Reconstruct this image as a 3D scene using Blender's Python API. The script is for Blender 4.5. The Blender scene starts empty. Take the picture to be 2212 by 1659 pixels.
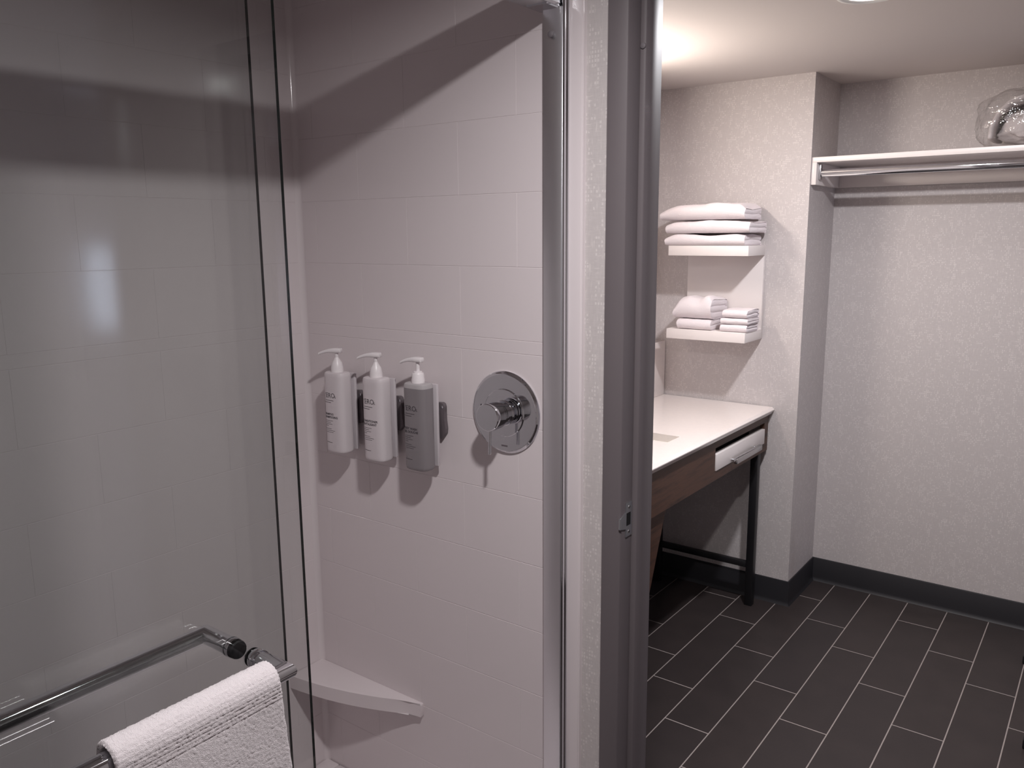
import bpy, bmesh, math, random
from mathutils import Vector, Matrix, noise
random.seed(7)
S = bpy.context.scene
COL = S.collection

# ------------------------------------------------------------------ camera, world, lights, exposure
cam_d = bpy.data.cameras.new('camera'); cam = bpy.data.objects.new('camera', cam_d); COL.objects.link(cam)
cam_d.sensor_fit = 'HORIZONTAL'; cam_d.sensor_width = 36.0; cam_d.lens = 1777.54 / 2212 * 36
cam_d.clip_start = 0.02
YAW, TILT, ROLL = math.radians(36.805), math.radians(10.270), math.radians(-0.4476)
def _cam(v):
    x, y, z = v
    c, s = math.cos(TILT), math.sin(TILT); y, z = c*y - s*z, s*y + c*z
    c, s = math.cos(ROLL), math.sin(ROLL); return (c*x - s*y, s*x + c*y, z)
AX = _cam((math.cos(YAW), 0, -math.sin(YAW))); AY = _cam((math.sin(YAW), 0, math.cos(YAW))); AZ = _cam((0, -1, 0))
m = Matrix(((AX[0], -AX[1], -AX[2], 0), (AY[0], -AY[1], -AY[2], 0), (AZ[0], -AZ[1], -AZ[2], 1.6), (0, 0, 0, 1)))
cam.matrix_world = m
S.camera = cam
w = bpy.data.worlds.new('world'); S.world = w; w.use_nodes = True
w.node_tree.nodes['Background'].inputs[0].default_value = (0.5, 0.52, 0.55, 1)
w.node_tree.nodes['Background'].inputs[1].default_value = 0.05
S.view_settings.view_transform = 'Standard'; S.view_settings.look = 'None'
S.view_settings.gamma = 1.0; S.view_settings.use_curve_mapping = False
S.view_settings.exposure = 0.0

def lamp(name, loc, power, color, size, rot=(0, 0, 0), shape='DISK', size_y=None, spread=180):
    d = bpy.data.lights.new(name, 'AREA'); d.energy = power; d.color = color; d.shape = shape; d.size = size
    if size_y: d.size_y = size_y
    d.spread = math.radians(spread)
    o = bpy.data.objects.new(name, d); o.location = loc; o.rotation_euler = rot; COL.objects.link(o); return o
BATH_L = (-0.375, 0.66, 2.198); VAN_L = (-0.62, 2.405, 2.20)
lamp('shower_downlight_lamp', BATH_L, 17.5, (1.0, 0.965, 0.965), 0.085, spread=171)
lamp('vanity_downlight_lamp', VAN_L, 23.0, (0.98, 0.97, 1.0), 0.10)
lamp('mirror_light_lamp', (-1.625, 2.52, 2.02), 9.5, (1.0, 0.90, 0.81), 0.07, (0, math.radians(-90), 0), 'RECTANGLE', 0.46)

# ------------------------------------------------------------------ helpers
def lin(c):
    r = []
    for v in c:
        v /= 255.0
        r.append(v/12.92 if v <= 0.04045 else ((v+0.055)/1.055)**2.4)
    return (r[0], r[1], r[2], 1.0)
class NT:
    def __init__(s, name):
        s.m = bpy.data.materials.new(name); s.m.use_nodes = True; s.t = s.m.node_tree; s.n = s.t.nodes; s.l = s.t.links
        s.b = s.n['Principled BSDF']; s.out = s.n['Material Output']
    def node(s, ty, **k):
        o = s.n.new(ty)
        for a, b in k.items(): setattr(o, a, b)
        return o
    def math(s, op, a, b=None):
        o = s.node('ShaderNodeMath', operation=op)
        for i, v in enumerate((a, b)):
            if v is None: continue
            if isinstance(v, (int, float)): o.inputs[i].default_value = v
            else: s.l.new(v, o.inputs[i])
        return o.outputs[0]
    def pos(s): return s.node('ShaderNodeNewGeometry').outputs['Position']
    def mapping(s, vec, scale):
        o = s.node('ShaderNodeMapping'); o.inputs['Scale'].default_value = scale; s.l.new(vec, o.inputs['Vector']); return o.outputs[0]
    def noise(s, vec, scale, detail=3, rough=0.55):
        o = s.node('ShaderNodeTexNoise'); o.inputs['Scale'].default_value = scale; o.inputs['Detail'].default_value = detail
        o.inputs['Roughness'].default_value = rough; s.l.new(vec, o.inputs['Vector']); return o.outputs['Fac']
    def ramp(s, fac, stops):
        o = s.node('ShaderNodeValToRGB'); e = o.color_ramp.elements
        while len(e) < len(stops): e.new(0.5)
        for i, (p, c) in enumerate(stops):
            e[i].position = p; e[i].color = c if len(c) == 4 else (*c, 1)
        s.l.new(fac, o.inputs[0]); return o.outputs[0]
    def mix(s, fac, a, b):
        o = s.node('ShaderNodeMix', data_type='RGBA')
        for i, v in ((0, fac), (6, a), (7, b)):
            if isinstance(v, (int, float)): o.inputs[i].default_value = v
            elif isinstance(v, tuple): o.inputs[i].default_value = v
            else: s.l.new(v, o.inputs[i])
        return o.outputs[2]
    def bump(s, h, strength=0.3, dist=0.001):
        o = s.node('ShaderNodeBump'); o.inputs['Strength'].default_value = strength; o.inputs['Distance'].default_value = dist
        s.l.new(h, o.inputs['Height']); s.l.new(o.outputs[0], s.b.inputs['Normal'])
def pr(name, col, rough=0.5, metal=0.0, spec=0.5, bump=None, var=None):
    t = NT(name); t.b.inputs['Base Color'].default_value = lin(col); t.b.inputs['Roughness'].default_value = rough
    t.b.inputs['Metallic'].default_value = metal; t.b.inputs['Specular IOR Level'].default_value = spec
    if var:
        n = t.noise(t.pos(), var[0], 4); t.l.new(t.mix(n, lin(col), lin(var[1])), t.b.inputs['Base Color'])
    if bump: t.bump(t.noise(t.pos(), bump[0], 3), bump[1], bump[2])
    return t.m

def wallpaper():
    t = NT('linen_wallpaper')
    p = t.pos(); sx = t.node('ShaderNodeSeparateXYZ'); t.l.new(p, sx.inputs[0])
    h = t.math('ADD', sx.outputs[0], sx.outputs[1]); z = sx.outputs[2]
    cb = t.node('ShaderNodeCombineXYZ'); t.l.new(h, cb.inputs[0]); t.l.new(z, cb.inputs[1]); v = cb.outputs[0]
    warp = t.noise(t.mapping(v, (300, 45, 1)), 1, 2); weft = t.noise(t.mapping(v, (45, 300, 1)), 1, 2)
    thread = t.math('MULTIPLY', t.math('ADD', warp, weft), 0.5)
    def cells(cw, ch):
        a = t.math('FLOOR', t.math('DIVIDE', h, cw)); b = t.math('FLOOR', t.math('DIVIDE', z, ch))
        c = t.node('ShaderNodeCombineXYZ'); t.l.new(a, c.inputs[0]); t.l.new(b, c.inputs[1])
        wn = t.node('ShaderNodeTexWhiteNoise', noise_dimensions='2D'); t.l.new(c.outputs[0], wn.inputs['Vector']); return wn.outputs['Value']
    mask = t.noise(t.mapping(v, (38, 20, 1)), 1, 2)
    def gate(q, size, duty): return t.math('LESS_THAN', t.math('FRACT', t.math('DIVIDE', q, size)), duty)
    dots = t.math('MULTIPLY', gate(h, 0.0062, 0.6), gate(z, 0.0078, 0.62))
    thr = t.math('MULTIPLY', dots, t.math('GREATER_THAN', t.math('ADD', t.math('MULTIPLY', cells(0.0062, 0.0078), 0.36), mask), 0.80))
    def dash(sc, off):
        n_ = t.noise(t.mapping(v, sc), 1, 1)
        c_ = t.node('ShaderNodeClamp'); t.l.new(t.math('MULTIPLY', t.math('SUBTRACT', n_, off), 6.0), c_.inputs[0]); return c_.outputs[0]
    fleck = t.math('MAXIMUM', dash((170, 42, 1), 0.60), dash((48, 190, 1), 0.62))
    patch = t.noise(t.mapping(v, (14, 9, 1)), 1, 2)
    col = t.mix(thread, lin((187, 180, 180)), lin((210, 203, 202)))
    col = t.mix(t.math('MULTIPLY', fleck, t.math('MULTIPLY', patch, 0.75)), col, lin((230, 223, 220)))
    col = t.mix(t.math('MULTIPLY', thr, 0.45), col, lin((232, 226, 224)))
    t.l.new(col, t.b.inputs['Base Color']); t.b.inputs['Roughness'].default_value = 0.6
    t.b.inputs['Specular IOR Level'].default_value = 0.25
    t.bump(thread, 0.25, 0.0008)
    return t.m
def wood():
    t = NT('walnut_veneer'); v = t.mapping(t.pos(), (14, 2.2, 22))
    a = t.noise(v, 2.2, 6, 0.62)
    t.l.new(t.ramp(a, [(0.3, lin((50, 33, 27))), (0.5, lin((82, 55, 43))), (0.7, lin((60, 40, 32)))]), t.b.inputs['Base Color'])
    t.b.inputs['Roughness'].default_value = 0.45; return t.m
def floor_tile():
    t = NT('dark_porcelain_tile'); n = t.noise(t.pos(), 9, 5)
    oi = t.node('ShaderNodeObjectInfo').outputs['Random']
    c = t.mix(n, lin((46, 40, 40)), lin((64, 56, 55)))
    c = t.mix(t.math('MULTIPLY', oi, 0.35), c, lin((50, 46, 48)))
    t.l.new(c, t.b.inputs['Base Color']); t.b.inputs['Roughness'].default_value = 0.42
    t.b.inputs['Specular IOR Level'].default_value = 0.35
    t.bump(t.noise(t.pos(), 160, 3), 0.15, 0.0006); return t.m
def clear(name, tint, ior, rough=0.0, fac_add=0.0, bump=None):
    t = NT(name); t.n.remove(t.b)
    tr = t.node('ShaderNodeBsdfTransparent'); tr.inputs[0].default_value = (*tint, 1)
    gl = t.node('ShaderNodeBsdfGlossy'); gl.inputs['Roughness'].default_value = rough; gl.inputs['Color'].default_value = (1, 1, 1, 1)
    fr = t.node('ShaderNodeLayerWeight'); fr.inputs['Blend'].default_value = 0.5
    f0 = ((ior-1)/(ior+1))**2
    f = t.math('ADD', t.math('MULTIPLY', t.math('POWER', fr.outputs['Facing'], 5.0), 1-f0), f0)
    if fac_add: f = t.math('ADD', f, fac_add)
    if bump:
        o = t.node('ShaderNodeBump'); o.inputs['Strength'].default_value = bump[1]; o.inputs['Distance'].default_value = bump[2]
        t.l.new(t.noise(t.pos(), bump[0], 3), o.inputs['Height']); t.l.new(o.outputs[0], gl.inputs['Normal']); t.l.new(o.outputs[0], fr.inputs['Normal'])
    mx = t.node('ShaderNodeMixShader'); t.l.new(f, mx.inputs[0]); t.l.new(tr.outputs[0], mx.inputs[1]); t.l.new(gl.outputs[0], mx.inputs[2])
    t.l.new(mx.outputs[0], t.out.inputs['Surface']); return t.m
def emit(name, col, strength):
    t = NT(name); t.b.inputs['Base Color'].default_value = (0.8, 0.8, 0.8, 1)
    t.b.inputs['Emission Color'].default_value = lin(col); t.b.inputs['Emission Strength'].default_value = strength; return t.m
def terry(name, scale, strength, dist):
    t = NT(name); t.b.inputs['Base Color'].default_value = lin((232, 223, 226)); t.b.inputs['Roughness'].default_value = 0.95
    t.b.inputs['Specular IOR Level'].default_value = 0.1
    t.b.inputs['Sheen Weight'].default_value = 0.15
    t.bump(t.noise(t.pos(), scale, 4, 0.65), strength, dist); return t.m

M = dict(
    paper=wallpaper(), wood=wood(), ftile=floor_tile(),
    acrylic=pr('white_shower_acrylic', (222, 213, 215), 0.11, spec=0.45),
    ceil=pr('ceiling_paint', (210, 202, 199), 0.8, bump=(180, 0.1, 0.0008)),
    grout=pr('floor_grout', (160, 150, 147), 0.85),
    base=pr('black_vinyl_base', (38, 37, 41), 0.45),
    steel=pr('taupe_painted_steel', (104, 97, 100), 0.5, spec=0.3),
    chrome=pr('chrome', (224, 225, 229), 0.06, 1.0),
    brushed=pr('satin_chrome', (205, 205, 208), 0.24, 1.0),
    alu=pr('satin_aluminium', (232, 232, 235), 0.36, 1.0),
    zinc=pr('zinc_plate', (196, 200, 204), 0.36, 1.0, bump=(300, 0.2, 0.0005)),
    black=pr('black_metal', (26, 25, 28), 0.4),
    dark=pr('dark_void', (14, 13, 14), 0.8),
    white=pr('white_laminate', (232, 224, 222), 0.35),
    quartz=pr('white_quartz', (240, 230, 226), 0.14, var=(60, (230, 222, 219))),
    porcelain=pr('recess_grey', (196, 194, 184), 0.3),
    plastic=pr('white_plastic', (232, 226, 228), 0.35),
    lotion=pr('white_bottle', (214, 206, 209), 0.32),
    gel=pr('grey_gel_bottle', (132, 126, 129), 0.22),
    gelclear=pr('grey_clear_shoulder', (176, 171, 173), 0.22),
    ink=pr('dark_print', (62, 56, 62), 0.6),
    bracket=pr('grey_bracket', (104, 96, 100), 0.4, 0.2),
    holder=pr('holder_white', (200, 193, 197), 0.3),
    glass=clear('shower_glass', (0.895, 0.906, 0.902), 1.5),
    glass_edge=pr('glass_edge_green', (22, 28, 26), 0.15),
    film=clear('clear_plastic_film', (0.97, 0.97, 0.97), 1.5, 0.09, 0.05, (30, 0.7, 0.012)),
    blanket=pr('grey_blanket', (186, 178, 178), 0.9, bump=(120, 0.4, 0.002)),
    towel=terry('terry_cotton', 900, 0.9, 0.003), towel2=terry('folded_terry', 260, 0.5, 0.003),
    trim=pr('light_trim_white', (235, 235, 232), 0.4),
    lens=emit('downlight_lens', (255, 244, 240), 8.0),
    warm=emit('mirror_light_lens', (255, 226, 196), 4.0),
    day=emit('daylit_window_pane', (220, 230, 255), 26.0),
    rubber=pr('grey_rubber', (112, 106, 110), 0.6),
    mirror=pr('mirror_silver', (225, 228, 226), 0.02, 1.0),
)

def link(name, me, mat=None, parent=None, smooth=False):
    o = bpy.data.objects.new(name, me); COL.objects.link(o)
    if mat is not None and not me.materials:
        for x in (mat if isinstance(mat, (list, tuple)) else [mat]): me.materials.append(x)
    if smooth:
        for p in me.polygons: p.use_smooth = True
    if parent is not None:
        o.parent = parent
        pl = Vector(parent.location)
        if parent.parent is not None: pl += Vector(parent.parent.location)
        o.location = -pl + Vector((0, 0, 0)) if parent.type == 'EMPTY' or True else (0, 0, 0)
        o.location = -world_off(parent)
    return o
def world_off(o):
    v = Vector((0, 0, 0))
    while o is not None:
        v += Vector(o.location); o = o.parent
    return v
def tag(o, label=None, cat=None, group=None, kind=None):
    if label: o['label'] = label
    if cat: o['category'] = cat
    if group: o['group'] = group
    if kind: o['kind'] = kind
    return o
def thing(name, label, cat, loc=(0, 0, 0), group=None):
    o = bpy.data.objects.new(name, None); o.empty_display_size = 0.05; o.location = loc; COL.objects.link(o)
    return tag(o, label, cat, group)
def bm_obj(name, bm, mat, parent=None, smooth=False, auto=None):
    bmesh.ops.recalc_face_normals(bm, faces=bm.faces)
    me = bpy.data.meshes.new(name); bm.to_mesh(me); bm.free()
    o = link(name, me, mat, parent, smooth)
    if auto is not None:
        for p in me.polygons: p.use_smooth = True
        me.set_sharp_from_angle(angle=math.radians(auto))
    return o
def add_box(bm, a, b, bev=0.0, seg=2):
    x0, y0, z0 = a; x1, y1, z1 = b
    v = [bm.verts.new(c) for c in ((x0,y0,z0),(x1,y0,z0),(x1,y1,z0),(x0,y1,z0),(x0,y0,z1),(x1,y0,z1),(x1,y1,z1),(x0,y1,z1))]
    f = [bm.faces.new([v[i] for i in q]) for q in ((3,2,1,0),(4,5,6,7),(0,1,5,4),(1,2,6,5),(2,3,7,6),(3,0,4,7))]
    if bev:
        ed = list({e for q in f for e in q.edges})
        bmesh.ops.bevel(bm, geom=ed, offset=bev, segments=seg, profile=0.5, affect='EDGES')
def box(name, a, b, mat, parent=None, bev=0.0, seg=2):
    bm = bmesh.new(); add_box(bm, a, b, bev, seg); return bm_obj(name, bm, mat, parent, auto=35 if bev else None)
def boxes(name, lst, mat, parent=None, bev=0.0):
    bm = bmesh.new()
    for a, b in lst: add_box(bm, a, b, bev)
    return bm_obj(name, bm, mat, parent, auto=35 if bev else None)
def frame_from(d):
    d = d.normalized(); u = Vector((0, 0, 1)) if abs(d.z) < 0.9 else Vector((1, 0, 0))
    a = d.cross(u).normalized(); return a, d.cross(a).normalized()
def lathe(name, base, axis, prof, mat, parent=None, n=40, auto=35):
    """prof: list of (distance along axis, radius)"""
    bm = bmesh.new(); base = Vector(base); d = Vector(axis).normalized(); a, b = frame_from(d); rings = []
    for t, r in prof:
        if r <= 1e-6: rings.append([bm.verts.new(base + d*t)])
        else: rings.append([bm.verts.new(base + d*t + (a*math.cos(2*math.pi*i/n) + b*math.sin(2*math.pi*i/n))*r) for i in range(n)])
    for p, q in zip(rings, rings[1:]):
        for i in range(n):
            j = (i+1) % n
            if len(p) == 1 and len(q) == 1: continue
            if len(p) == 1: bm.faces.new((p[0], q[i], q[j]))
            elif len(q) == 1: bm.faces.new((p[i], p[j], q[0]))
            else: bm.faces.new((p[i], p[j], q[j], q[i]))
    return bm_obj(name, bm, mat, parent, auto=auto)
def rod(name, p, q, r, mat, parent=None, n=24, ch=0.0006):
    p = Vector(p); q = Vector(q); L = (q-p).length
    return lathe(name, p, q-p, [(0, 0), (0, r-ch), (ch, r), (L-ch, r), (L, r-ch), (L, 0)], mat, parent, n)
def prism(name, pts, axis, a, b, mat, parent=None, bev=0.0, auto=30):
    """polygon pts extruded along axis 'x','y','z' from a to b; pts are the other two coords in order"""
    def mk(p, t):
        return {'x': (t, p[0], p[1]), 'y': (p[0], t, p[1]), 'z': (p[0], p[1], t)}[axis]
    bm = bmesh.new(); lo = [bm.verts.new(mk(p, a)) for p in pts]; hi = [bm.verts.new(mk(p, b)) for p in pts]; n = len(pts)
    bm.faces.new(lo); bm.faces.new(hi[::-1])
    for i in range(n): bm.faces.new((lo[i], lo[(i+1) % n], hi[(i+1) % n], hi[i]))
    if bev: bmesh.ops.bevel(bm, geom=list(bm.edges), offset=bev, segments=2, profile=0.5, affect='EDGES')
    return bm_obj(name, bm, mat, parent, auto=auto)
def struct(o): o['kind'] = 'structure'; return o

# tile meshes: bevelled pillow tiles, shared between alike pieces; plane axes (u,v), n = outward normal
_tile = {}
def tile_mesh(nm, u, v, th, bev, axes, mat):
    key = (nm, round(u, 4), round(v, 4), axes)
    if key in _tile: return _tile[key]
    A, B, N = [Vector(k) for k in axes]
    me = bpy.data.meshes.new(nm); hu, hv = u/2, v/2
    vs = []
    for s, t, k in ((hu, hv, 0), (hu, hv, th-bev), (hu-bev, hv-bev, th)):
        for sx, sy in ((-1, -1), (1, -1), (1, 1), (-1, 1)): vs.append(A*(s*sx) + B*(t*sy) + N*k)
    fs = [(8, 9, 10, 11)]
    for k in (0, 4):
        for i in range(4): fs.append((k+i, k+(i+1) % 4, k+4+(i+1) % 4, k+4+i))
    me.from_pydata(vs, [], fs); me.materials.append(mat); me.update()
    if (A.cross(B)).dot(N) < 0: me.flip_normals()
    _tile[key] = me; return me
def tile(name, u, v, th, bev, axes, center, mat, parent):
    o = bpy.data.objects.new(name, tile_mesh(name, u, v, th, bev, axes, mat)); o.location = Vector(center) - world_off(parent)
    COL.objects.link(o); o.parent = parent; return o

# ------------------------------------------------------------------ room measurements (metres, camera above origin)
YS = 1.36          # face of the shower end wall
XB = -1.675        # face of the shower back wall
YN = -0.16         # shower near end
ZC = 2.215         # ceiling
XG = -0.884        # outer glass
YW, YC = 3.405, 3.752   # vanity far wall, closet back wall
XL = -1.725        # wall behind vanity
XR = 3.3

# ------------------------------------------------------------------ structure
T = 0.0006
we = struct(box('wall_shower_end', (XB-0.1, YS+T, 0), (-0.846, YS+0.02, ZC), M['acrylic']))
wb = struct(box('wall_shower_back', (XB-0.1, YN-0.1, 0), (XB-T, YS+0.02, ZC), M['acrylic']))
struct(box('wall_shower_near', (XB, YN-0.1, 0), (-0.86, YN, ZC), M['acrylic']))
struct(boxes('wall_partition', [((-1.9, YS+0.02, 0), (-0.775, 1.45, ZC)), ((-0.846, YS+0.008, 0), (-0.775, YS+0.021, ZC)),
    ((0.185, YS+0.008, 0), (XR, 1.45, ZC)), ((-0.775, YS+0.008, 2.09), (0.185, 1.45, ZC))], M['paper']))
struct(box('wall_bath_left', (-0.96, -0.95, 0), (-0.86, YN-0.1, ZC), M['paper']))
struct(box('wall_bath_near', (-0.96, -1.05, 0), (1.2, -0.95, ZC), M['paper']))
struct(box('wall_bath_right', (1.1, -0.95, 0), (1.2, YS+0.008, ZC), M['paper']))
struct(box('ceiling_bath', (XB-0.1, -1.05, ZC), (1.2, 1.45, ZC+0.05), M['ceil']))
struct(box('ceiling_vanity', (XL-0.1, 1.45, ZC), (XR, YC+0.1, ZC+0.05), M['ceil']))
struct(box('wall_vanity_left', (XL-0.1, 1.45, 0), (XL, YC, ZC), M['paper']))
struct(box('wall_vanity_far', (XL, YW, 0), (-1.06, YC+0.1, ZC), M['paper']))
struct(box('wall_closet_back', (-1.06, YC, 0), (XR, YC+0.1, ZC), M['paper']))
wr = struct(boxes('wall_far_right', [((XR, 1.39, 0), (XR+0.1, 3.30, ZC)), ((XR, 3.45, 0), (XR+0.1, YC+0.1, ZC)),
    ((XR, 3.30, 0), (XR+0.1, 3.45, 0.88)), ((XR, 3.30, 1.53), (XR+0.1, 3.45, ZC))], M['paper']))
win = struct(box('window_1', (XR+0.05, 3.30, 0.88), (XR+0.06, 3.45, 1.53), M['day']))
boxes('window_frame', [((XR-0.01, 3.27, 0.85), (XR+0.06, 3.305, 1.56)), ((XR-0.01, 3.445, 0.85), (XR+0.06, 3.48, 1.56)),
    ((XR-0.01, 3.30, 0.85), (XR+0.06, 3.45, 0.885)), ((XR-0.01, 3.30, 1.525), (XR+0.06, 3.45, 1.56))], M['white'], win)

# floors: grout bed with individual porcelain planks in running thirds
fl = struct(box('floor', (XL, 1.36, -0.05), (XR, YC, -0.0012), M['grout']))
struct(box('floor_bath', (-0.86, -0.95, -0.05), (1.1, 1.36, 0.0), M['ftile']))
PW, PL, G = 0.1553, 0.6085, 0.0040
rowx = -1.106 - 4*PW      # a long joint passes x=-1.106
offs = {0: 3.157, 1: 2.927, 2: 3.327}
k = 0
for i in range(16):
    x0 = rowx + i*PW; x1 = x0 + PW
    if x1 > 0.9: break
    # joint positions repeat every three rows
    j0 = {0: 2.930, 1: 3.333, 2: 3.150}[(i - 4) % 3]
    y = j0 - 3*PL
    while y < YC:
        a, b = max(y, 1.36), min(y + PL, YC); c0, c1 = max(x0, XL), x1
        if b - a > 0.02 and c1 - c0 > 0.02:
            tile('plank_tile', c1-c0-G, b-a-G-0.0016, 0.0012, 0.0005, ((1,0,0),(0,1,0),(0,0,1)), ((c0+c1)/2, (a+b)/2, -0.0012), M['ftile'], fl)
        y += PL

# moulded shower-wall tiles
rows = [(0.16, 0.302), (0.302, 0.452), (0.452, 0.602), (0.602, 0.752), (0.752, 0.902), (0.902, 1.052), (1.052, 1.202), (1.202, 1.357),
        (1.357, 1.385), (1.385, 1.535), (1.535, 1.683), (1.683, 1.832), (1.832, 1.982), (1.982, 2.132), (2.132, ZC)]
TL, TG, TV = 0.305, 0.0011, 0.0003
for r, (z0, z1) in enumerate(rows):
    for nm, par, lo, hi, org in (('end', we, XB+0.012, -0.847, -1.002), ('back', wb, YN, YS-0.012, 0.2)):
        if z1 - z0 < 0.05: cuts = [lo, hi]
        else:
            o = org + (TL/2 if r % 2 else 0); st = o - math.floor((o - lo)/TL)*TL
            cuts = [lo]
            while st < hi:
                if st - lo > 0.02 and hi - st > 0.02: cuts.append(st)
                st += TL
            cuts.append(hi)
        for a, b in zip(cuts, cuts[1:]):
            if nm == 'end':
                tile('wall_tile', b-a-TV, z1-z0-TG, T, 0.00045, ((1,0,0),(0,0,1),(0,-1,0)), ((a+b)/2, YS+T, (z0+z1)/2), M['acrylic'], par)
            else:
                tile('wall_tile', b-a-TV, z1-z0-TG, T, 0.00045, ((0,1,0),(0,0,1),(1,0,0)), (XB-T, (a+b)/2, (z0+z1)/2), M['acrylic'], par)
# rounded cove in the corner of the surround
pts = [(XB-0.004, YS+0.004)] + [(XB+0.014-0.0145*math.sin(t), YS-0.014+0.0145*math.cos(t)) for t in [i*math.pi/2/8 for i in range(9)]]
struct(prism('trim_1', pts, 'z', 0.15, ZC, M['acrylic']))
# bullnose edge strip of the surround outside the glass
struct(prism('trim_2', [(-0.8772, YS+0.01), (-0.8772, YS-0.002), (-0.862, YS-0.0035), (-0.850, YS-0.002), (-0.846, YS+0.003), (-0.845, YS+0.01)], 'z', 0, ZC, M['acrylic']))

# shower pan with ledge and kerb
sp = thing('shower_pan', 'white moulded shower pan with ledge under the tiled surround', 'shower pan', (-1.27, 0.6, 0))
boxes('ledge', [((XB, YN, 0.0), (XB+0.05, YS, 0.158)), ((XB+0.05, YS-0.05, 0.0), (-0.86, YS, 0.158))], M['acrylic'], sp, 0.006)
box('pan_floor', (XB+0.05, YN, 0.0), (-0.955, YS-0.05, 0.05), M['acrylic'], sp)
box('kerb', (-0.955, YN, 0.0), (-0.845, YS-0.05, 0.158), M['acrylic'], sp, 0.01)

# corner shelf of the surround
def corner_shelf():
    A = Vector((-1.306, YS)); B = Vector((XB, 1.248)); top = []
    n = 12
    for i in range(n+1):
        t = i/n; p = A.lerp(B, t); nrm = Vector((B.y-A.y, -(B.x-A.x))).normalized()
        if nrm.y > 0: nrm = -nrm
        top.append(p + nrm*0.020*4*t*(1-t))
    top = [Vector((-1.300, YS+0.001)), Vector((-1.298, YS-0.012))] + top[1:] + [Vector((XB-0.001, 1.248)), Vector((XB-0.001, YS+0.001))]
    bm = bmesh.new()
    hi = [bm.verts.new((p.x, p.y, 0.460)) for p in top]; lo = [bm.verts.new((p.x, p.y, 0.424)) for p in top]; n = len(top)
    bm.faces.new(hi); bm.faces.new(lo[::-1])
    for i in range(n): bm.faces.new((hi[i], hi[(i+1) % n], lo[(i+1) % n], lo[i]))
    ed = [e for e in bm.edges if abs(e.verts[0].co.z - e.verts[1].co.z) < 1e-6]
    bmesh.ops.bevel(bm, geom=ed, offset=0.004, segments=3, profile=0.5, affect='EDGES')
    o = bm_obj('corner_shelf', bm, M['acrylic'], auto=40)
    return tag(o, 'white moulded corner shelf low in the shower corner', 'shelf')
corner_shelf()

# ------------------------------------------------------------------ door frame of painted steel
df = struct(bpy.data.objects.new('door_1', None)); COL.objects.link(df)
def jamb(name, sx, x0, z1, parent):
    f, r = 1.348, 0.0025
    prof = [(-0.041, 1.372), (-0.041, f), (-r, f), (0, f+r), (0, 1.394), (0.0115-r, 1.394), (0.0115, 1.394+r), (0.0115, 1.458-r),
            (0.0115-r, 1.458), (-0.041, 1.458), (-0.041, 1.440)]
    return prism(name, [(x0 + sx*a, b) for a, b in prof], 'z', 0, z1, M['steel'], parent, auto=50)
jamb('jamb', 1, -0.748, 2.09, df); jamb('jamb', -1, 0.152, 2.09, df)
boxes('head', [((-0.789, 1.348, 2.05), (0.193, 1.458, 2.09)), ((-0.736, 1.394, 2.038), (0.14, 1.458, 2.05))], M['steel'], df)
# strike plate
sz = 1.046
st = thing('strike_plate', 'small zinc strike plate screwed into the taupe door jamb', 'strike plate', (-0.748, 1.37, sz))
xs = -0.748
prism('plate', [(1.3915, sz-0.035), (1.3915, sz+0.035), (1.3675, sz+0.035), (1.3675, sz+0.016), (1.353, sz+0.011), (1.347, sz+0.008),
    (1.347, sz-0.012), (1.353, sz-0.015), (1.3675, sz-0.018), (1.3675, sz-0.035)], 'x', xs-0.0005, xs+0.0016, M['zinc'], st, auto=20)
lathe('lip', (xs+0.0002, 1.3470, sz-0.013), (0, 0, 1), [(0, 0), (0, 0.0028), (0.021, 0.0028), (0.021, 0)], M['zinc'], st, 16)
box('latch_hole', (xs, 1.3700, sz-0.012), (xs+0.0018, 1.3860, sz+0.014), M['dark'], st)
for dz in (-0.0255, 0.0255):
    s = lathe('screw', (xs+0.0010, 1.3795, sz+dz), (1, 0, 0), [(0, 0), (0, 0.0042), (0.0014, 0.0036), (0.0017, 0.002), (0.0017, 0)], M['chrome'], st, 20)
    boxes('slot', [((xs+0.0024, 1.3765, sz+dz-0.0005), (xs+0.0029, 1.3825, sz+dz+0.0005)), ((xs+0.0024, 1.3790, sz+dz-0.003), (xs+0.0029, 1.3800, sz+dz+0.003))], M['dark'], s)
lathe('silencer', (-0.7425, 1.3945, 1.932), (0, -1, 0), [(0, 0), (0, 0.0055), (0.003, 0.005), (0.004, 0.003), (0.004, 0)], M['rubber'], df, 16)

# ------------------------------------------------------------------ shower door
sd = thing('shower_door_track', 'chrome wall channel and header rail of the sliding shower door', 'door track', (-0.91, YS, 0.12))
box('wall_channel', (-0.926, 1.342, 0.159), (-0.8835, YS-0.0008, 2.012), M['alu'], sd, 0.0012)
prism('bead', [(-0.8835, YS-0.001), (-0.8835, 1.3435), (-0.8815, 1.3425), (-0.8795, 1.345), (-0.8790, 1.350), (-0.8805, 1.3525), (-0.8785, 1.355), (-0.8775, YS-0.003), (-0.8775, YS-0.001)], 'z', 0.159, 2.03, M['chrome'], sd, auto=50)
prism('header_rail', [(-0.942, 2.012), (-0.889, 2.012), (-0.886, 2.016), (-0.886, 2.066), (-0.890, 2.070), (-0.942, 2.070)], 'y', YN+0.001, YS-0.0008, M['brushed'], sd, auto=25)
prism('header_bracket', [(-0.936, 2.010), (-0.893, 2.010), (-0.889, 2.014), (-0.889, 2.06), (-0.936, 2.06)], 'y', YS-0.055, YS-0.0005, M['chrome'], sd, auto=25)
lathe('bumper', (-0.905, 1.342, 1.965), (0, -1, 0), [(0, 0), (0, 0.006), (0.006, 0.006), (0.008, 0.003), (0.008, 0)], M['rubber'], sd, 16)
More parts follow.
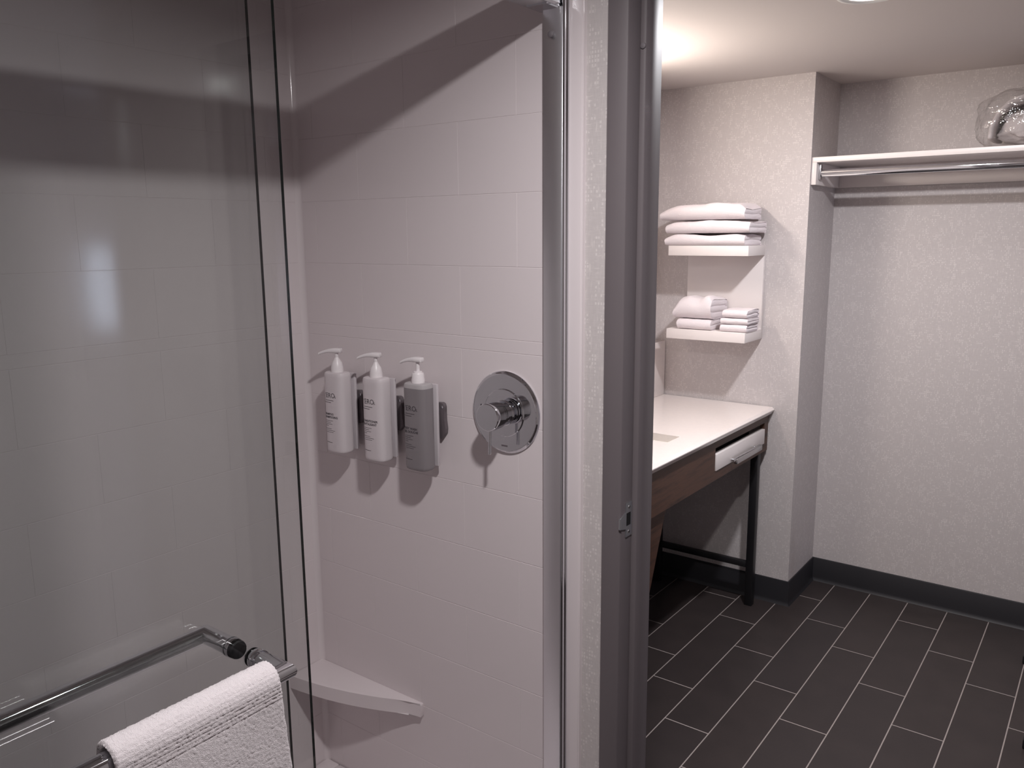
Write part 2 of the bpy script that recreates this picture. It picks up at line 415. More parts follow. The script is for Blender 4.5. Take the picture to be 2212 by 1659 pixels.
box('bottom_rail', (-0.935, YN+0.001, 0.159), (-0.875, YS-0.06, 0.176), M['brushed'], sd, 0.003)
def pane(name, x0, x1, y0, y1, z0, z1, parent):
    bm = bmesh.new(); add_box(bm, (x0, y0, z0), (x1, y1, z1))
    o = bm_obj(name, bm, [M['glass'], M['glass_edge']], parent)
    for p in o.data.polygons:
        if abs(p.normal.x) < 0.5: p.material_index = 1
    return o
def mitre_bar(name, x_bar, x_glass, y0, y1, z, r, parent, sgn):
    """bar along Y with mitred posts along X at both ends, as one tube"""
    n = 28; bm = bmesh.new()
    path = [Vector((x_glass, y1, z)), Vector((x_bar, y1, z)), Vector((x_bar, y0, z)), Vector((x_glass, y0, z))]
    rings = []
    for k in range(4):
        ring = []
        for i in range(n):
            a = 2*math.pi*i/n; cz = math.sin(a)*r; cr = math.cos(a)*r     # cr: radial in plane
            if k == 0: p = path[0] + Vector((0, cr, cz))
            elif k == 1: p = path[1] + Vector((sgn*cr, cr, cz))
            elif k == 2: p = path[2] + Vector((sgn*cr, -cr, cz))
            else: p = path[3] + Vector((0, -cr, cz))
            ring.append(bm.verts.new(p))
        rings.append(ring)
    for p, q in zip(rings, rings[1:]):
        for i in range(n): bm.faces.new((p[i], p[(i+1) % n], q[(i+1) % n], q[i]))
    bm.faces.new(rings[0]); bm.faces.new(rings[-1])
    return bm_obj(name, bm, M['chrome'], parent, auto=50)
ZB, YB, RB = 1.050, 0.603, 0.0125
XBO, XBI = -0.822, -0.994
for nm, x0, x1, ye, lab, xb, sgn in (('glass_door', -0.8855, -0.880, 0.692, 'outer clear glass sliding shower door with chrome towel bar', XBO, 1),
                                ('glass_door', -0.924, -0.9185, 0.682, 'inner clear glass sliding shower door behind the outer one', XBI, -1)):
    g = thing(nm, lab, 'shower door', ((x0+x1)/2, 0.3, 0.14))
    pane('pane', x0, x1, -0.10, ye, 0.178, 2.008, g)
    gx = x1 if sgn > 0 else x0
    mitre_bar('towel_bar', xb, gx, -0.005, YB, ZB, RB, g, sgn)
    for yy in (YB, -0.005):
        lathe('mounting_ring', (gx, yy, ZB), (sgn, 0, 0), [(0, 0), (0, 0.0132), (0.002, 0.0138), (0.005, 0.0138), (0.006, 0.0128), (0.009, 0.0128), (0.009, 0.0138), (0.012, 0.0138), (0.012, 0.0)], M['chrome'], g, 32)
        lathe('end_cap', (x0 if sgn > 0 else x1, yy, ZB), (-sgn, 0, 0), [(0, 0), (0, 0.0128), (0.003, 0.0118), (0.003, 0)], M['black'] if sgn < 0 else M['brushed'], g, 32)

# ------------------------------------------------------------------ terry towel over the outer bar
def hung_towel():
    ny, ns = 150, 330; y0, y1 = 0.372, 0.583
    R = RB + 0.0035; th = 0.0075
    front, back = 0.36, 0.24
    def path(s):      # s measured along the centre line, 0 = crest
        rr = R + th/2; arc = rr*math.pi/2
        if s < -arc: return Vector((XBO-rr-0.002*min(1, (-s-arc)/0.05), ZB-(-s-arc))), Vector((-1, 0))
        if s > arc:
            d = s-arc; return Vector((XBO+rr+0.030*d, ZB-d)), Vector((1, 0.0))
        a = s/rr; return Vector((XBO+rr*math.sin(a), ZB+rr*math.cos(a))), Vector((math.sin(a), math.cos(a)))
    bm = bmesh.new(); layers = []
    L0, L1 = -back, front
    for side in (1, -1):
        g = []
        for i in range(ns+1):
            s = L0 + (L1-L0)*i/ns; c, nn = path(s); row = []
            drop = max(0.0, abs(s)-0.03)
            for j in range(ny+1):
                t = j/ny
                y = y0 + (y1-y0)*t
                y += 0.045*drop*(t-0.35)*2 + 0.0012*noise.noise(Vector((s*60, t*3, 1)))
                wav = 0.004*noise.noise(Vector((s*7, t*2.2, 4))) * min(1, drop*12) + 0.0011*noise.noise(Vector((s*420, y*420, 7*side)))
                if abs(s) < 0.05: wav += 0.0007*math.sin(s*2*math.pi/0.0046)
                e = min(t, 1-t); o = side*th/2*min(1.0, math.sqrt(max(0.0, 1-(1-min(1, e/0.016))**2)))
                p = c + nn*(o + (wav if side > 0 else wav*0.3))
                row.append(bm.verts.new((p.x, y, p.y)))
            g.append(row)
        layers.append(g)
        for i in range(ns):
            for j in range(ny): bm.faces.new((g[i][j], g[i+1][j], g[i+1][j+1], g[i][j+1]))
    A, B = layers
    for i in range(ns):
        bm.faces.new((A[i][0], A[i+1][0], B[i+1][0], B[i][0])); bm.faces.new((A[i][ny], A[i+1][ny], B[i+1][ny], B[i][ny]))
    for j in range(ny):
        bm.faces.new((A[0][j], A[0][j+1], B[0][j+1], B[0][j])); bm.faces.new((A[ns][j], A[ns][j+1], B[ns][j+1], B[ns][j]))
    o = bm_obj('hand_towel', bm, M['towel'], None, True)
    return tag(o, 'white terry hand towel draped over the chrome shower door bar', 'towel')
hung_towel()

# ------------------------------------------------------------------ shower valve
VX, VZ = -1.033, 1.230
sv = thing('shower_valve', 'round chrome shower valve with lever handle on tiled wall', 'shower valve', (VX, YS, VZ))
ax = (0, -1, 0); b0 = (VX, YS, VZ)
lathe('escutcheon', b0, ax, [(0, 0), (0, 0.0885), (0.003, 0.0885), (0.0055, 0.0865), (0.0075, 0.0835), (0.0080, 0.082), (0.0080, 0.0)], M['chrome'], sv, 96, 12)
lathe('inner_ring', b0, ax, [(0.0078, 0.0), (0.0078, 0.0520), (0.0098, 0.0515), (0.0108, 0.0502), (0.0108, 0.0)], M['chrome'], sv, 80, 12)
lathe('neck', b0, ax, [(0.0105, 0.0275), (0.0135, 0.0275), (0.0145, 0.0265), (0.0145, 0.022), (0.024, 0.022), (0.0245, 0.0255), (0.028, 0.0255), (0.0285, 0.023), (0.030, 0.023),
    (0.0305, 0.0262), (0.034, 0.0262), (0.0345, 0.0235), (0.038, 0.0235)], M['chrome'], sv, 64, 25)
h = lathe('handle', b0, ax, [(0.037, 0.0), (0.037, 0.0275), (0.0385, 0.0290), (0.063, 0.0295), (0.0655, 0.0290), (0.067, 0.0275), (0.067, 0.0)], M['chrome'], sv, 64, 25)
rod('lever', (VX, YS-0.0575, VZ-0.028), (VX-0.001, YS-0.0575, VZ-0.080), 0.0034, M['chrome'], h, 20)
lathe('indicator', (VX-0.062, YS-0.0080, VZ+0.010), ax, [(0, 0), (0, 0.0022), (0.0003, 0.0022), (0.0003, 0)], M['ink'], sv, 16)
box('maker_mark', (VX-0.008, YS-0.0083, VZ-0.0735), (VX+0.008, YS-0.0079, VZ-0.0700), M['bracket'], sv)

# ------------------------------------------------------------------ pump bottles in wall holders
BW, BD = 0.066, 0.046
def section(t, w=BW, d=BD, e=3.2):
    c, s = math.cos(t), math.sin(t)
    return (w/2*math.copysign(abs(c)**(2/e), c), d/2*math.copysign(abs(s)**(2/e), s))
def front_y(x, w=BW, d=BD, e=3.2):
    return -d/2*max(0.0, 1-abs(2*x/w)**e)**(1/e)
def text_mesh(txt, size, bold=0.0):
    cu = bpy.data.curves.new('t', 'FONT'); cu.body = txt; cu.size = size; cu.offset = bold; cu.resolution_u = 3
    o = bpy.data.objects.new('t', cu); COL.objects.link(o); dg = bpy.context.evaluated_depsgraph_get(); dg.update()
    me = bpy.data.meshes.new_from_object(o.evaluated_get(dg)); COL.objects.unlink(o); bpy.data.objects.remove(o); bpy.data.curves.remove(cu)
    return me
def bottle(x, label, words, gel, nozzle_deg):
    yb, zb, H = YS-0.047, 1.083, 0.197
    b = thing('pump_bottle', label, 'bottle', (x, yb, zb), 'pump bottles on the shower wall')
    n = 56; bm = bmesh.new(); rings = []
    for z, k in ((0, 0.90), (0.0015, 0.955), (0.004, 0.985), (0.008, 1), (0.1, 1), (0.178, 1), (0.186, 0.998), (0.191, 0.985), (0.1945, 0.95), (0.1965, 0.86), (H, 0.5)):
        rings.append([bm.verts.new((x + a*(k if k > 0.6 else k), yb + c*(1-(1-k)*1.3), zb + z)) for a, c in [section(2*math.pi*i/n) for i in range(n)]])
    for p, q in zip(rings, rings[1:]):
        for i in range(n): bm.faces.new((p[i], p[(i+1) % n], q[(i+1) % n], q[i]))
    bm.faces.new(rings[0]); bm.faces.new(rings[-1])
    body = bm_obj('body', bm, [M['gel'], M['gelclear']] if gel else M['lotion'], b, auto=35)
    if gel:
        for p in body.data.polygons:
            if p.center.z > zb + 0.187: p.material_index = 1
    # print on the front, laid on the bottle surface
    bm = bmesh.new()
    def put(me, ox, oz):
        for v in me.vertices:
            lx = ox + v.co.x; v.co = Vector((x + lx, yb + front_y(lx) - 0.00025, zb + oz + v.co.y))
        bm.from_mesh(me); bpy.data.meshes.remove(me)
    def bar(ox, oz, wd, hh=0.0011):
        segs = 5; me = bpy.data.meshes.new('b'); vs = []; fs = []
        for i in range(segs+1): vs += [(wd*i/segs, 0, 0), (wd*i/segs, hh, 0)]
        for i in range(segs): fs.append((2*i, 2*i+2, 2*i+3, 2*i+1))
        me.from_pydata(vs, [], fs); put(me, ox, oz)
    L = -0.0295
    put(text_mesh('ZERO', 0.0165), L, 0.136); put(text_mesh('%', 0.0085), L+0.0395, 0.136)
    bar(L+0.001, 0.1285, 0.036); bar(L+0.002, 0.1235, 0.026)
    put(text_mesh(words[0], 0.0072, 0.00018), L+0.001, 0.093); put(text_mesh(words[1], 0.0072, 0.00018), L+0.001, 0.0855)
    for i, wd in enumerate((0.030, 0.022, 0.028, 0.014)): bar(L+0.002, 0.0785-i*0.0042, wd, 0.0008)
    for i, wd in enumerate((0.024, 0.036, 0.030)): bar(L+0.002, 0.0585-i*0.0042, wd, 0.0008)
    bar(L+0.003, 0.0245, 0.024, 0.001)
    me = bpy.data.meshes.new('print'); bm.to_mesh(me); bm.free(); link('print', me, M['ink'], b)['kind'] = 'stuff'
    # pump
    c = (x, yb, zb+H-0.001)
    col = lathe('collar', c, (0, 0, 1), [(0, 0), (0, 0.0150), (0.009, 0.0148), (0.011, 0.0140), (0.020, 0.0138), (0.0225, 0.0125), (0.0225, 0.006)] if gel else
        [(0, 0), (0, 0.0150), (0.012, 0.0146), (0.016, 0.0135), (0.023, 0.0120), (0.032, 0.0062), (0.036, 0.0048)], M['plastic'], b, 36, 35)
    if gel: lathe('collar_cap', c, (0, 0, 1), [(0.0225, 0.0100), (0.026, 0.0095), (0.027, 0.006), (0.027, 0)], M['plastic'], b, 30)
    lathe('stem', c, (0, 0, 1), [(0.02, 0.0042), (0.040, 0.0042), (0.047, 0.0042), (0.047, 0.0068), (0.050, 0.0075), (0.051, 0)], M['plastic'], b, 24)
    d = math.radians(nozzle_deg); dv = Vector((math.cos(d), math.sin(d), 0)); sv_ = Vector((-dv.y, dv.x, 0)); hb = Vector((x, yb, zb+H+0.050))
    bm = bmesh.new(); rings = []
    for t, dz, hw, hh in ((-0.0125, 0.0005, 0.0060, 0.0042), (-0.0115, 0.0008, 0.0085, 0.0055), (0.0, 0.0010, 0.0095, 0.0060), (0.010, 0.0008, 0.0082, 0.0055), (0.020, -0.0002, 0.0060, 0.0045),
                          (0.030, -0.0020, 0.0048, 0.0037), (0.040, -0.0052, 0.0042, 0.0032), (0.046, -0.0080, 0.0038, 0.0028)):
        ct = hb + dv*t + Vector((0, 0, dz))
        rings.append([bm.verts.new(ct + sv_*hw*math.copysign(abs(math.cos(a))**0.6, math.cos(a)) + Vector((0, 0, hh*math.copysign(abs(math.sin(a))**0.6, math.sin(a)))))
                      for a in [2*math.pi*i/16 for i in range(16)]])
    for p, q in zip(rings, rings[1:]):
        for i in range(16): bm.faces.new((p[i], p[(i+1) % 16], q[(i+1) % 16], q[i]))
    bm.faces.new(rings[0]); bm.faces.new(rings[-1]); bm_obj('pump_head', bm, M['plastic'], b, auto=50)
def holder(x, label):
    zb = 1.083; yb = YS-0.047
    h = thing('bottle_holder', label, 'bottle holder', (x, YS, zb+0.1), 'bottle holders on the shower wall')
    box('back_plate', (x-0.030, yb+BD/2+0.0008, zb+0.004), (x+0.0325, yb+BD/2+0.0085, zb+0.192), M['holder'], h, 0.002)
    box('mount', (x-0.02, yb+BD/2+0.0085, zb+0.06), (x+0.02, YS-0.0035, zb+0.14), M['bracket'], h)
    z0 = zb+0.064
    pts = [(x-0.03, z0+0.010), (x+0.034, z0+0.002), (x+0.0440, z0+0.015), (x+0.0455, z0+0.026), (x+0.042, z0+0.045), (x+0.0405, z0+0.064), (x+0.0425, z0+0.076), (x+0.0395, z0+0.083), (x+0.034, z0+0.085), (x-0.03, z0+0.080)]
    prism('bracket', pts, 'y', YS-0.0105, YS-0.0005, M['bracket'], h, 0.0012)
    lathe('screw', (x+0.0365, YS-0.0103, z0+0.075), (0, -1, 0), [(0, 0), (0, 0.0036), (0.001, 0.003), (0.001, 0)], M['chrome'], h, 16)
BX = (-1.507, -1.374, -1.242)
for x, lab, words, gel, nz in zip(BX, ('white shampoo pump bottle nearest the shower corner', 'white conditioner pump bottle between the other two bottles', 'grey body wash pump bottle nearest the chrome valve'),
        (('SHAMPOO', 'SHAMPOOING'), ('CONDITIONER', 'REVITALISANT'), ('BODY WASH', 'GEL DOUCHE')), (0, 0, 1), (-155, -160, -172)):
    bottle(x, lab, words, gel, nz)
for x, lab in zip(BX, ('wall holder with grey bracket behind the shampoo bottle', 'wall holder with grey bracket behind the conditioner bottle', 'wall holder with grey bracket behind the grey bottle')):
    holder(x, lab)

# ------------------------------------------------------------------ vanity
XF = -1.154
vn = thing('vanity_table', 'walnut vanity with black metal leg under white countertop', 'vanity', (-1.44, 2.45, 0))
XA = -1.176
boxes('apron', [((XA-0.02, 1.52, 0.685), (XA, 2.836, 0.842)), ((XA-0.02, 3.350, 0.685), (XA, 3.392, 0.842)),
                ((XA-0.02, 2.836, 0.811), (XA, 3.350, 0.842)), ((XA-0.02, 2.836, 0.685), (XA, 3.350, 0.722))], M['wood'], vn)
box('back_rail', (XL+0.03, 1.52, 0.70), (XL+0.06, 3.392, 0.8405), M['wood'], vn)
box('drawer_cavity', (XA-0.10, 2.83, 0.70), (XA-0.07, 3.36, 0.825), M['dark'], vn)
dr = box('drawer', (XA-0.018, 2.840, 0.7225), (XA+0.004, 3.346, 0.786), M['white'], vn, 0.0015)
hd = box('handle', (XA+0.018, 2.972, 0.722), (XA+0.034, 3.242, 0.745), M['brushed'], dr, 0.004)
for y in (2.985, 3.222): rod('handle_post', (XA+0.003, y, 0.735), (XA+0.024, y, 0.735), 0.005, M['brushed'], dr, 14)
def leg_post(x, y): return box('leg', (x-0.016, y-0.016, 0.0), (x+0.016, y+0.016, 0.686), M['black'], vn, 0.0015)
leg_post(-1.197, 3.318); leg_post(-1.640, 3.318)
box('stretcher', (-1.626, 3.307, 0.170), (-1.211, 3.329, 0.196), M['black'], vn, 0.0015)
prism('wood_leg', [(2.478, 0.686), (2.36, 0.686), (2.13, 0.0), (2.20, 0.0)], 'x', -1.235, -1.196, M['wood'], vn)
# countertop with tissue cut-out and basin opening
CT0, CT1 = 0.843, 0.873
ct = thing('countertop', 'white quartz vanity countertop with rectangular cut-out', 'countertop', (-1.44, 2.45, CT0))
holes = [(-1.600, -1.256, 2.592, 2.695), (-1.58, -1.256, 1.80, 2.30)]
lst = [((XL+0.004, 1.505, CT0), (-1.60, 3.398, CT1)), ((-1.256, 1.505, CT0), (XF-0.014, 3.398, CT1)),
       ((-1.60, 1.505, CT0), (-1.256, 1.80, CT1)), ((-1.60, 2.30, CT0), (-1.256, 2.592, CT1)), ((-1.60, 2.695, CT0), (-1.256, 3.398, CT1))]
bm = bmesh.new()
for a, b in lst: add_box(bm, a, b)
bmesh.ops.remove_doubles(bm, verts=bm.verts, dist=1e-5)
bm_obj('slab', bm, M['quartz'], ct)
prism('bevelled_edge', [(XF-0.014, CT0), (XF-0.014, CT1), (XF-0.010, CT1), (XF, CT1-0.009), (XF, CT1-0.012), (XF-0.012, CT0)], 'y', 1.505, 3.398, M['quartz'], ct)
boxes('tissue_recess', [((-1.60, 2.592, 0.838), (-1.256, 2.695, 0.846))], M['porcelain'], ct)
bs = boxes('basin', [((-1.60, 1.80, 0.7266), (-1.256, 2.30, 0.735)), ((-1.605, 1.80, 0.735), (-1.567, 2.30, CT0)), ((-1.259, 1.80, 0.735), (-1.251, 2.30, CT0)),
    ((-1.60, 1.796, 0.735), (-1.256, 1.803, CT0)), ((-1.60, 2.297, 0.735), (-1.256, 2.304, CT0))], M['porcelain'], ct)
tag(box('backsplash', (XL+0.001, 1.505, CT1+0.0005), (-1.668, 3.398, 1.122), M['quartz'], None, 0.002), 'tall white backsplash ledge at the back of the countertop', 'backsplash')
# mirror and its light
tag(box('wall_mirror', (XL+0.0005, 1.62, 1.16), (XL+0.008, 2.95, 1.86), M['mirror']), 'frameless mirror above the vanity backsplash', 'mirror')
ml = thing('mirror_light', 'warm bar light mounted over the vanity mirror', 'light', (XL, 2.52, 2.02))
box('backplate', (XL+0.0005, 2.26, 1.98), (XL+0.03, 2.78, 2.06), M['brushed'], ml, 0.004)
box('diffuser', (XL+0.03, 2.28, 1.985), (XL+0.092, 2.76, 2.055), M['warm'], ml, 0.01)

# ------------------------------------------------------------------ towel shelf and towels
sh = thing('towel_shelf', 'white two-tier wall shelf holding folded towels', 'shelf', (-1.39, YW, 1.16))
SX0, SX1 = -1.566, -1.220
box('back_panel', (SX0+0.004, YW-0.022, 1.162), (SX1-0.004, YW-0.0005, 1.551), M['white'], sh, 0.001)
box('shelf_board', (SX0, 3.196, 1.510), (SX1, YW-0.022, 1.551), M['white'], sh, 0.0012)
box('shelf_board', (SX0, 3.196, 1.162), (SX1, YW-0.022, 1.203), M['white'], sh, 0.0012)
def folded(name, label, group, x0, x1, y0, y1, z0, h, layers, seed, topf=None, skew=0.0):
    """towel folded in layers: a thick ribbon zig-zag in the YZ section, front edge a fold, extruded along X with soft irregularity"""
    t = h/(layers*2) ; path = []
    # nested U folds: outer sheet wraps the front, inner sheets lie inside
    obs = []
    n = layers
    lh = h/n
    bm = bmesh.new(); nx = 26
    def prof_outer():
        pts = []; r = h/2; m_ = 14
        for i in range(9): pts.append((y1 - (y1-y0-r)*i/8, 0.0))
        for i in range(1, m_): a = -math.pi/2 - math.pi*i/m_; pts.append((y0+r + r*math.cos(a), r + r*math.sin(a)))
        for i in range(9): pts.append((y0+r + (y1-y0-r)*i/8, h))
        # back edge with notches between layers
        for k in range(n-1, 0, -1):
            zc = k*lh; pts += [(y1+0.003, zc+lh*0.5), (y1, zc+lh*0.12), (y1-0.012, zc), (y1, zc-lh*0.12)]
        pts.append((y1+0.003, lh*0.5))
        return pts
    P = prof_outer(); rings = []
    for i in range(nx+1):
        u = i/nx; x = x0 + (x1-x0)*u; ring = []
        for (y, z) in P:
            p = Vector((x, y, z0+z))
            f = noise.noise(Vector((x*9, y*9, seed))); f2 = noise.noise(Vector((x*30, y*30+z*40, seed+5)))
            e = min(u, 1-u); pinch = 1 - 0.16*max(0, 1-e/0.06)
            zz = z*pinch + h*(1-pinch)*0.5*(z/h)
            if topf: zz = zz*(1 + topf(u, (y-y0)/(y1-y0)))
            zz = max(0.0, zz + (0.16*h*f + 0.05*h*f2)*(z/h))
            ring.append(bm.verts.new((x + skew*(y-y0) + 0.003*f2, y + 0.004*f*(1 if y < y0+h else 0.3), z0+zz)))
        rings.append(ring)
    m_ = len(P)
    for a, b in zip(rings, rings[1:]):
        for i in range(m_): bm.faces.new((a[i], a[(i+1) % m_], b[(i+1) % m_], b[i]))
    # end caps: layered ends with grooves between layers
    for ring, sg in ((rings[0], -1), (rings[-1], 1)):
        co = [v.co.copy() for v in ring]
        ys_ = [c.y for c in co]; ylo, yhi = min(ys_), max(ys_)
        cols, rws = 12, n*6
        # sample upper and lower outline at y
        low = [c for c in co[:9]]; 
        up = [c for c in co[9+13:9+13+9]]
        def samp(lst, y):
            lst = sorted(lst, key=lambda c: c.y)
            if y <= lst[0].y: return None
            for p, q in zip(lst, lst[1:]):
                if p.y <= y <= q.y: return p.z + (q.z-p.z)*(y-p.y)/max(1e-9, q.y-p.y)
            return lst[-1].z
        frt = [c for c in co[8:9+14]]
        grid = []
        for c in range(cols+1):
            y = ylo+0.0015 + (yhi-ylo-0.003)*c/cols
            zl = samp(low, y); zu = samp(up, y)
            if zl is None or zu is None:
                fz = sorted(frt, key=lambda q: q.z); half = len(fz)//2
                zl = samp(fz[:half+1], y); zu = samp(fz[half:], y)
                if zl is None: zl = co[12].z
                if zu is None: zu = zl + 0.2*h
            col_ = []
            for r in range(rws+1):
                q = r/rws; ph = (q*n) % 1.0
                bul = math.sin(math.pi*ph)**0.5 if 0 < ph < 1 else 0
                e = max(0.0, min(1.0, (y-ylo)/0.02))
                xo = sg*(0.007*bul*(0.6+0.4*noise.noise(Vector((y*40, r*0.9, seed))))*e - 0.004)
                xb = (x1 if sg > 0 else x0) + skew*(y-y0)
                col_.append(bm.verts.new((xb + xo, y, zl + (zu-zl)*q)))
            grid.append(col_)
        for c in range(cols):
            for r in range(rws): bm.faces.new((grid[c][r], grid[c+1][r], grid[c+1][r+1], grid[c][r+1]))
    o = bm_obj(name, bm, M['towel2'], None, auto=60)
    return tag(o, label, 'towel', group)
G1 = 'bath towels on the upper shelf'
Z1 = 1.552
folded('bath_towel', 'bottom folded white bath towel lying on the upper shelf board', G1, -1.582, -1.236, 3.187, 3.372, Z1, 0.042, 2, 1.0, lambda u, v: 0.06*math.sin(u*9) - 0.25*max(0, 0.12-u)/0.12)
folded('bath_towel', 'middle folded white bath towel of the stack of three', G1, -1.577, -1.216, 3.184, 3.372, Z1+0.0495, 0.044, 2, 2.3, lambda u, v: 0.14*u*(1.2-u) - 0.2*max(0, 0.1-u)/0.1)
folded('bath_towel', 'topmost folded white bath towel on the upper shelf', G1, -1.604, -1.238, 3.182, 3.366, Z1+0.103, 0.055, 2, 4.7, lambda u, v: 0.20*math.sin(math.pi*u*0.9) - 0.10*math.exp(-((u-0.5)/0.12)**2) - 0.40*max(0, 0.2-u)/0.2 - 0.25*max(0, u-0.92)/0.08)
G2 = 'hand towels on the lower shelf'
Z2 = 1.204
folded('hand_towel', 'lower folded white hand towel beside the washcloths', G2, -1.522, -1.372, 3.200, 3.372, Z2, 0.042, 2, 6.1)
folded('hand_towel', 'rumpled white hand towel on top of another hand towel', G2, -1.540, -1.372, 3.197, 3.372, Z2+0.044, 0.080, 3, 8.2,
       lambda u, v: 0.30*math.exp(-((u-0.86)/0.16)**2)*max(0, 1-v) + 0.12*math.exp(-((u-0.35)/0.2)**2) - 0.35*max(0, 0.14-u)/0.14 - 0.18*max(0, v-0.5))
G3 = 'washcloths on the lower shelf'
for i, (a, b, z, hh, lab) in enumerate(((-1.330, -1.218, 0, 0.030, 'bottom folded white washcloth of the small stack'), (-1.329, -1.214, 0.031, 0.025, 'middle folded white washcloth of the small stack'),
        (-1.321, -1.217, 0.057, 0.033, 'top folded white washcloth of the small stack'))):
    folded('washcloth', lab, G3, a, b, 3.203, 3.330, Z2+z, hh, 2, 11.0+i*2.1)

# ------------------------------------------------------------------ closet shelf, rod and bagged blanket
cs = thing('closet_shelf', 'white closet shelf with cleats in the wallpapered recess', 'shelf', (-0.3, YC, 1.79))
YF = 3.412; CX1 = 0.95
box('shelf_board', (-1.0595, YF, 1.873), (CX1, YC-0.001, 1.893), M['white'], cs, 0.001)
box('side_cleat', (-1.0595, YF, 1.787), (-1.0395, YC-0.001, 1.873), M['white'], cs, 0.001)
box('back_cleat', (-1.0395, YC-0.018, 1.787), (CX1, YC-0.001, 1.873), M['white'], cs, 0.001)
box('side_cleat', (CX1-0.02, YF, 1.787), (CX1, YC-0.018, 1.873), M['white'], cs, 0.001)
cr = thing('closet_rod', 'chrome hanging rod below the white closet shelf', 'closet rod', (-0.3, 3.452, 1.832))
bm = bmesh.new(); rg = []
for x in (-1.034, CX1-0.022):
    rg.append([bm.verts.new((x, 3.452+0.0085*math.cos(2*math.pi*i/28), 1.832+0.0145*math.sin(2*math.pi*i/28))) for i in range(28)])
for i in range(28): bm.faces.new((rg[0][i], rg[0][(i+1) % 28], rg[1][(i+1) % 28], rg[1][i]))
bm.faces.new(rg[0]); bm.faces.new(rg[1]); bm_obj('rod', bm, M['chrome'], cr, auto=40)
box('rod_flange', (-1.039, 3.440, 1.808), (-1.031, 3.464, 1.868), M['brushed'], cr, 0.0015)
bk = thing('bagged_blanket', 'folded blanket in a clear plastic bag on the closet shelf', 'blanket', (-0.28, 3.58, 1.894))
def lump(name, c, r, e, amp, frq, seed, mat, parent, nu=64, nv=40, floor=1.8935):
    bm = bmesh.new(); rings = []
    def sp_(v, p): return math.copysign(abs(v)**p, v)
    for j in range(nv+1):
        ph = -math.pi/2 + math.pi*j/nv; ring = []
        for i in range(nu):
            th = 2*math.pi*i/nu
            p = Vector((sp_(math.cos(ph), e)*sp_(math.cos(th), e), sp_(math.cos(ph), e)*sp_(math.sin(th), e), sp_(math.sin(ph), e)))
            d = 1 + amp*noise.noise(p*frq + Vector((seed, 0, 0))) + amp*0.8*abs(noise.noise(p*frq*2.1 + Vector((0, seed, 0))))
            q = Vector(c) + Vector((p.x*r[0]*d, p.y*r[1]*d, p.z*r[2]*d)); q.z = max(q.z, floor); q.y = min(q.y, YC-0.004)
            ring.append(bm.verts.new(q))
        rings.append(ring)
    for a, b in zip(rings, rings[1:]):
        for i in range(nu): bm.faces.new((a[i], a[(i+1) % nu], b[(i+1) % nu], b[i]))
    bmesh.ops.remove_doubles(bm, verts=bm.verts, dist=1e-6)
    return bm_obj(name, bm, mat, parent, True)
lump('blanket', (-0.215, 3.570, 1.962), (0.205, 0.120, 0.062), 0.62, 0.16, 2.4, 3.0, M['blanket'], bk, floor=1.8945)
bm = bmesh.new(); sec = []
ARC = [(-0.452, 1.925), (-0.450, 1.965), (-0.435, 2.010), (-0.400, 2.045), (-0.340, 2.066), (-0.26, 2.074), (-0.16, 2.072), (-0.06, 2.050)]
for k_ in range(29):
    t_ = k_/28*(len(ARC)-1); i_ = min(int(t_), len(ARC)-2); f_ = t_-i_; p_ = Vector(ARC[i_]).lerp(Vector(ARC[i_+1]), f_)
    d_ = (Vector(ARC[i_+1])-Vector(ARC[i_])).normalized(); n_ = Vector((-d_.y, d_.x)); ring = []
    for a_ in range(24):
        an = 2*math.pi*a_/24; cy = math.copysign(abs(math.cos(an))**0.4, math.cos(an))*0.115; cn = math.copysign(abs(math.sin(an))**0.6, math.sin(an))*0.013
        cn *= 1 + 0.5*noise.noise(Vector((p_.x*14, cy*14, 2.0)))
        q_ = p_ + n_*(cn + 0.006*noise.noise(Vector((p_.x*20, cy*18, 6.0)))); ring.append(bm.verts.new((q_.x, 3.575+cy, q_.y)))
    sec.append(ring)
for a_, b_ in zip(sec, sec[1:]):
    for i_ in range(24): bm.faces.new((a_[i_], a_[(i_+1) % 24], b_[(i_+1) % 24], b_[i_]))
bm.faces.new(sec[0]); bm.faces.new(sec[-1]); bm_obj('blanket_fold', bm, M['blanket'], bk, True)
lump('plastic_bag', (-0.262, 3.575, 1.992), (0.240, 0.150, 0.108), 0.62, 0.07, 2.6, 5.0, M['film'], bk, 120, 72, floor=1.8935)

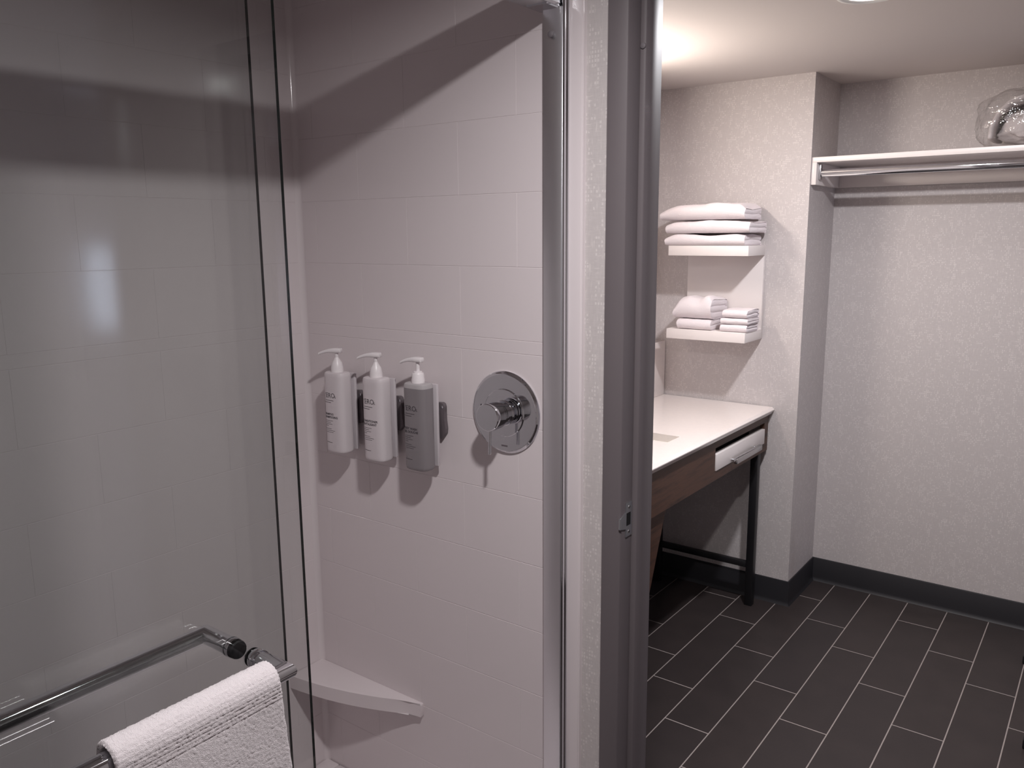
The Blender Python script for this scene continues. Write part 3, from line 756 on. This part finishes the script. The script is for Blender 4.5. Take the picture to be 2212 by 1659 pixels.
# ------------------------------------------------------------------ baseboards
def baseboard(name, pts):
    """pts: wall line in plan, face on the right-hand side of travel"""
    bm = bmesh.new(); prof = [(0.0, 0.0), (0.014, 0.0), (0.009, 0.008), (0.006, 0.018), (0.006, 0.106), (0.004, 0.110), (0.0, 0.110)]
    nrm = []
    for a, b in zip(pts, pts[1:]):
        d = (Vector(b)-Vector(a)).normalized(); nrm.append(Vector((d.y, -d.x)))
    cols = []
    for i, p in enumerate(pts):
        if i == 0: off = nrm[0]
        elif i == len(pts)-1: off = nrm[-1]
        else: off = nrm[i-1] + nrm[i]
        cols.append([bm.verts.new((p[0]+off.x*d, p[1]+off.y*d, z)) for d, z in prof])
    for a, b in zip(cols, cols[1:]):
        for k_ in range(len(prof)): bm.faces.new((a[k_], a[(k_+1) % len(prof)], b[(k_+1) % len(prof)], b[k_]))
    bm.faces.new(cols[0]); bm.faces.new(cols[-1])
    return struct(bm_obj(name, bm, M['base'], None, auto=30))
baseboard('baseboard_far', [(XL, YW), (-1.06, YW), (-1.06, YC), (XR, YC)])
baseboard('baseboard_left', [(XL, 1.49), (XL, YW-0.015)])

# ------------------------------------------------------------------ downlights
for nm, lab, c in (('downlight', 'round ceiling downlight in front of the shower', BATH_L), ('downlight', 'round ceiling downlight in the vanity room', VAN_L)):
    t = thing(nm, lab, 'ceiling light', (c[0], c[1], ZC))
    lathe('trim_ring', (c[0], c[1], ZC-0.0005), (0, 0, -1), [(0, 0.085), (0.006, 0.082), (0.008, 0.070), (0.004, 0.060), (0, 0.058)], M['trim'], t, 48)
    lathe('lens', (c[0], c[1], ZC-0.0005), (0, 0, -1), [(0, 0.059), (0.003, 0.058), (0.003, 0)], M['lens'], t, 48)

# ------------------------------------------------------------------ luggage rack whose feet just enter the frame
lr = thing('luggage_rack', 'folding rack leg with black foot at the right edge of the tiled floor', 'rack', (0.08, 3.1, 0))
for y in (2.84, 3.44):
    for x0, x1 in ((-0.125, 0.33), (0.33, -0.115)):
        xx = x0 - 0.016 if y > 3 else x0 + 0.040
        rod('leg', (xx-0.02 if x0 < 0 else xx, y, 0.028), (x1, y, 0.48), 0.011, M['rubber'], lr, 16)
        a = (xx-0.02 if x0 < 0 else xx)
        box('foot', (a-0.020, y-0.016, 0.0005), (a+0.018, y+0.016, 0.032), M['black'], lr, 0.003)
for x in (-0.14, 0.31): rod('top_rail', (x, 2.82, 0.485), (x, 3.46, 0.485), 0.011, M['rubber'], lr, 16)
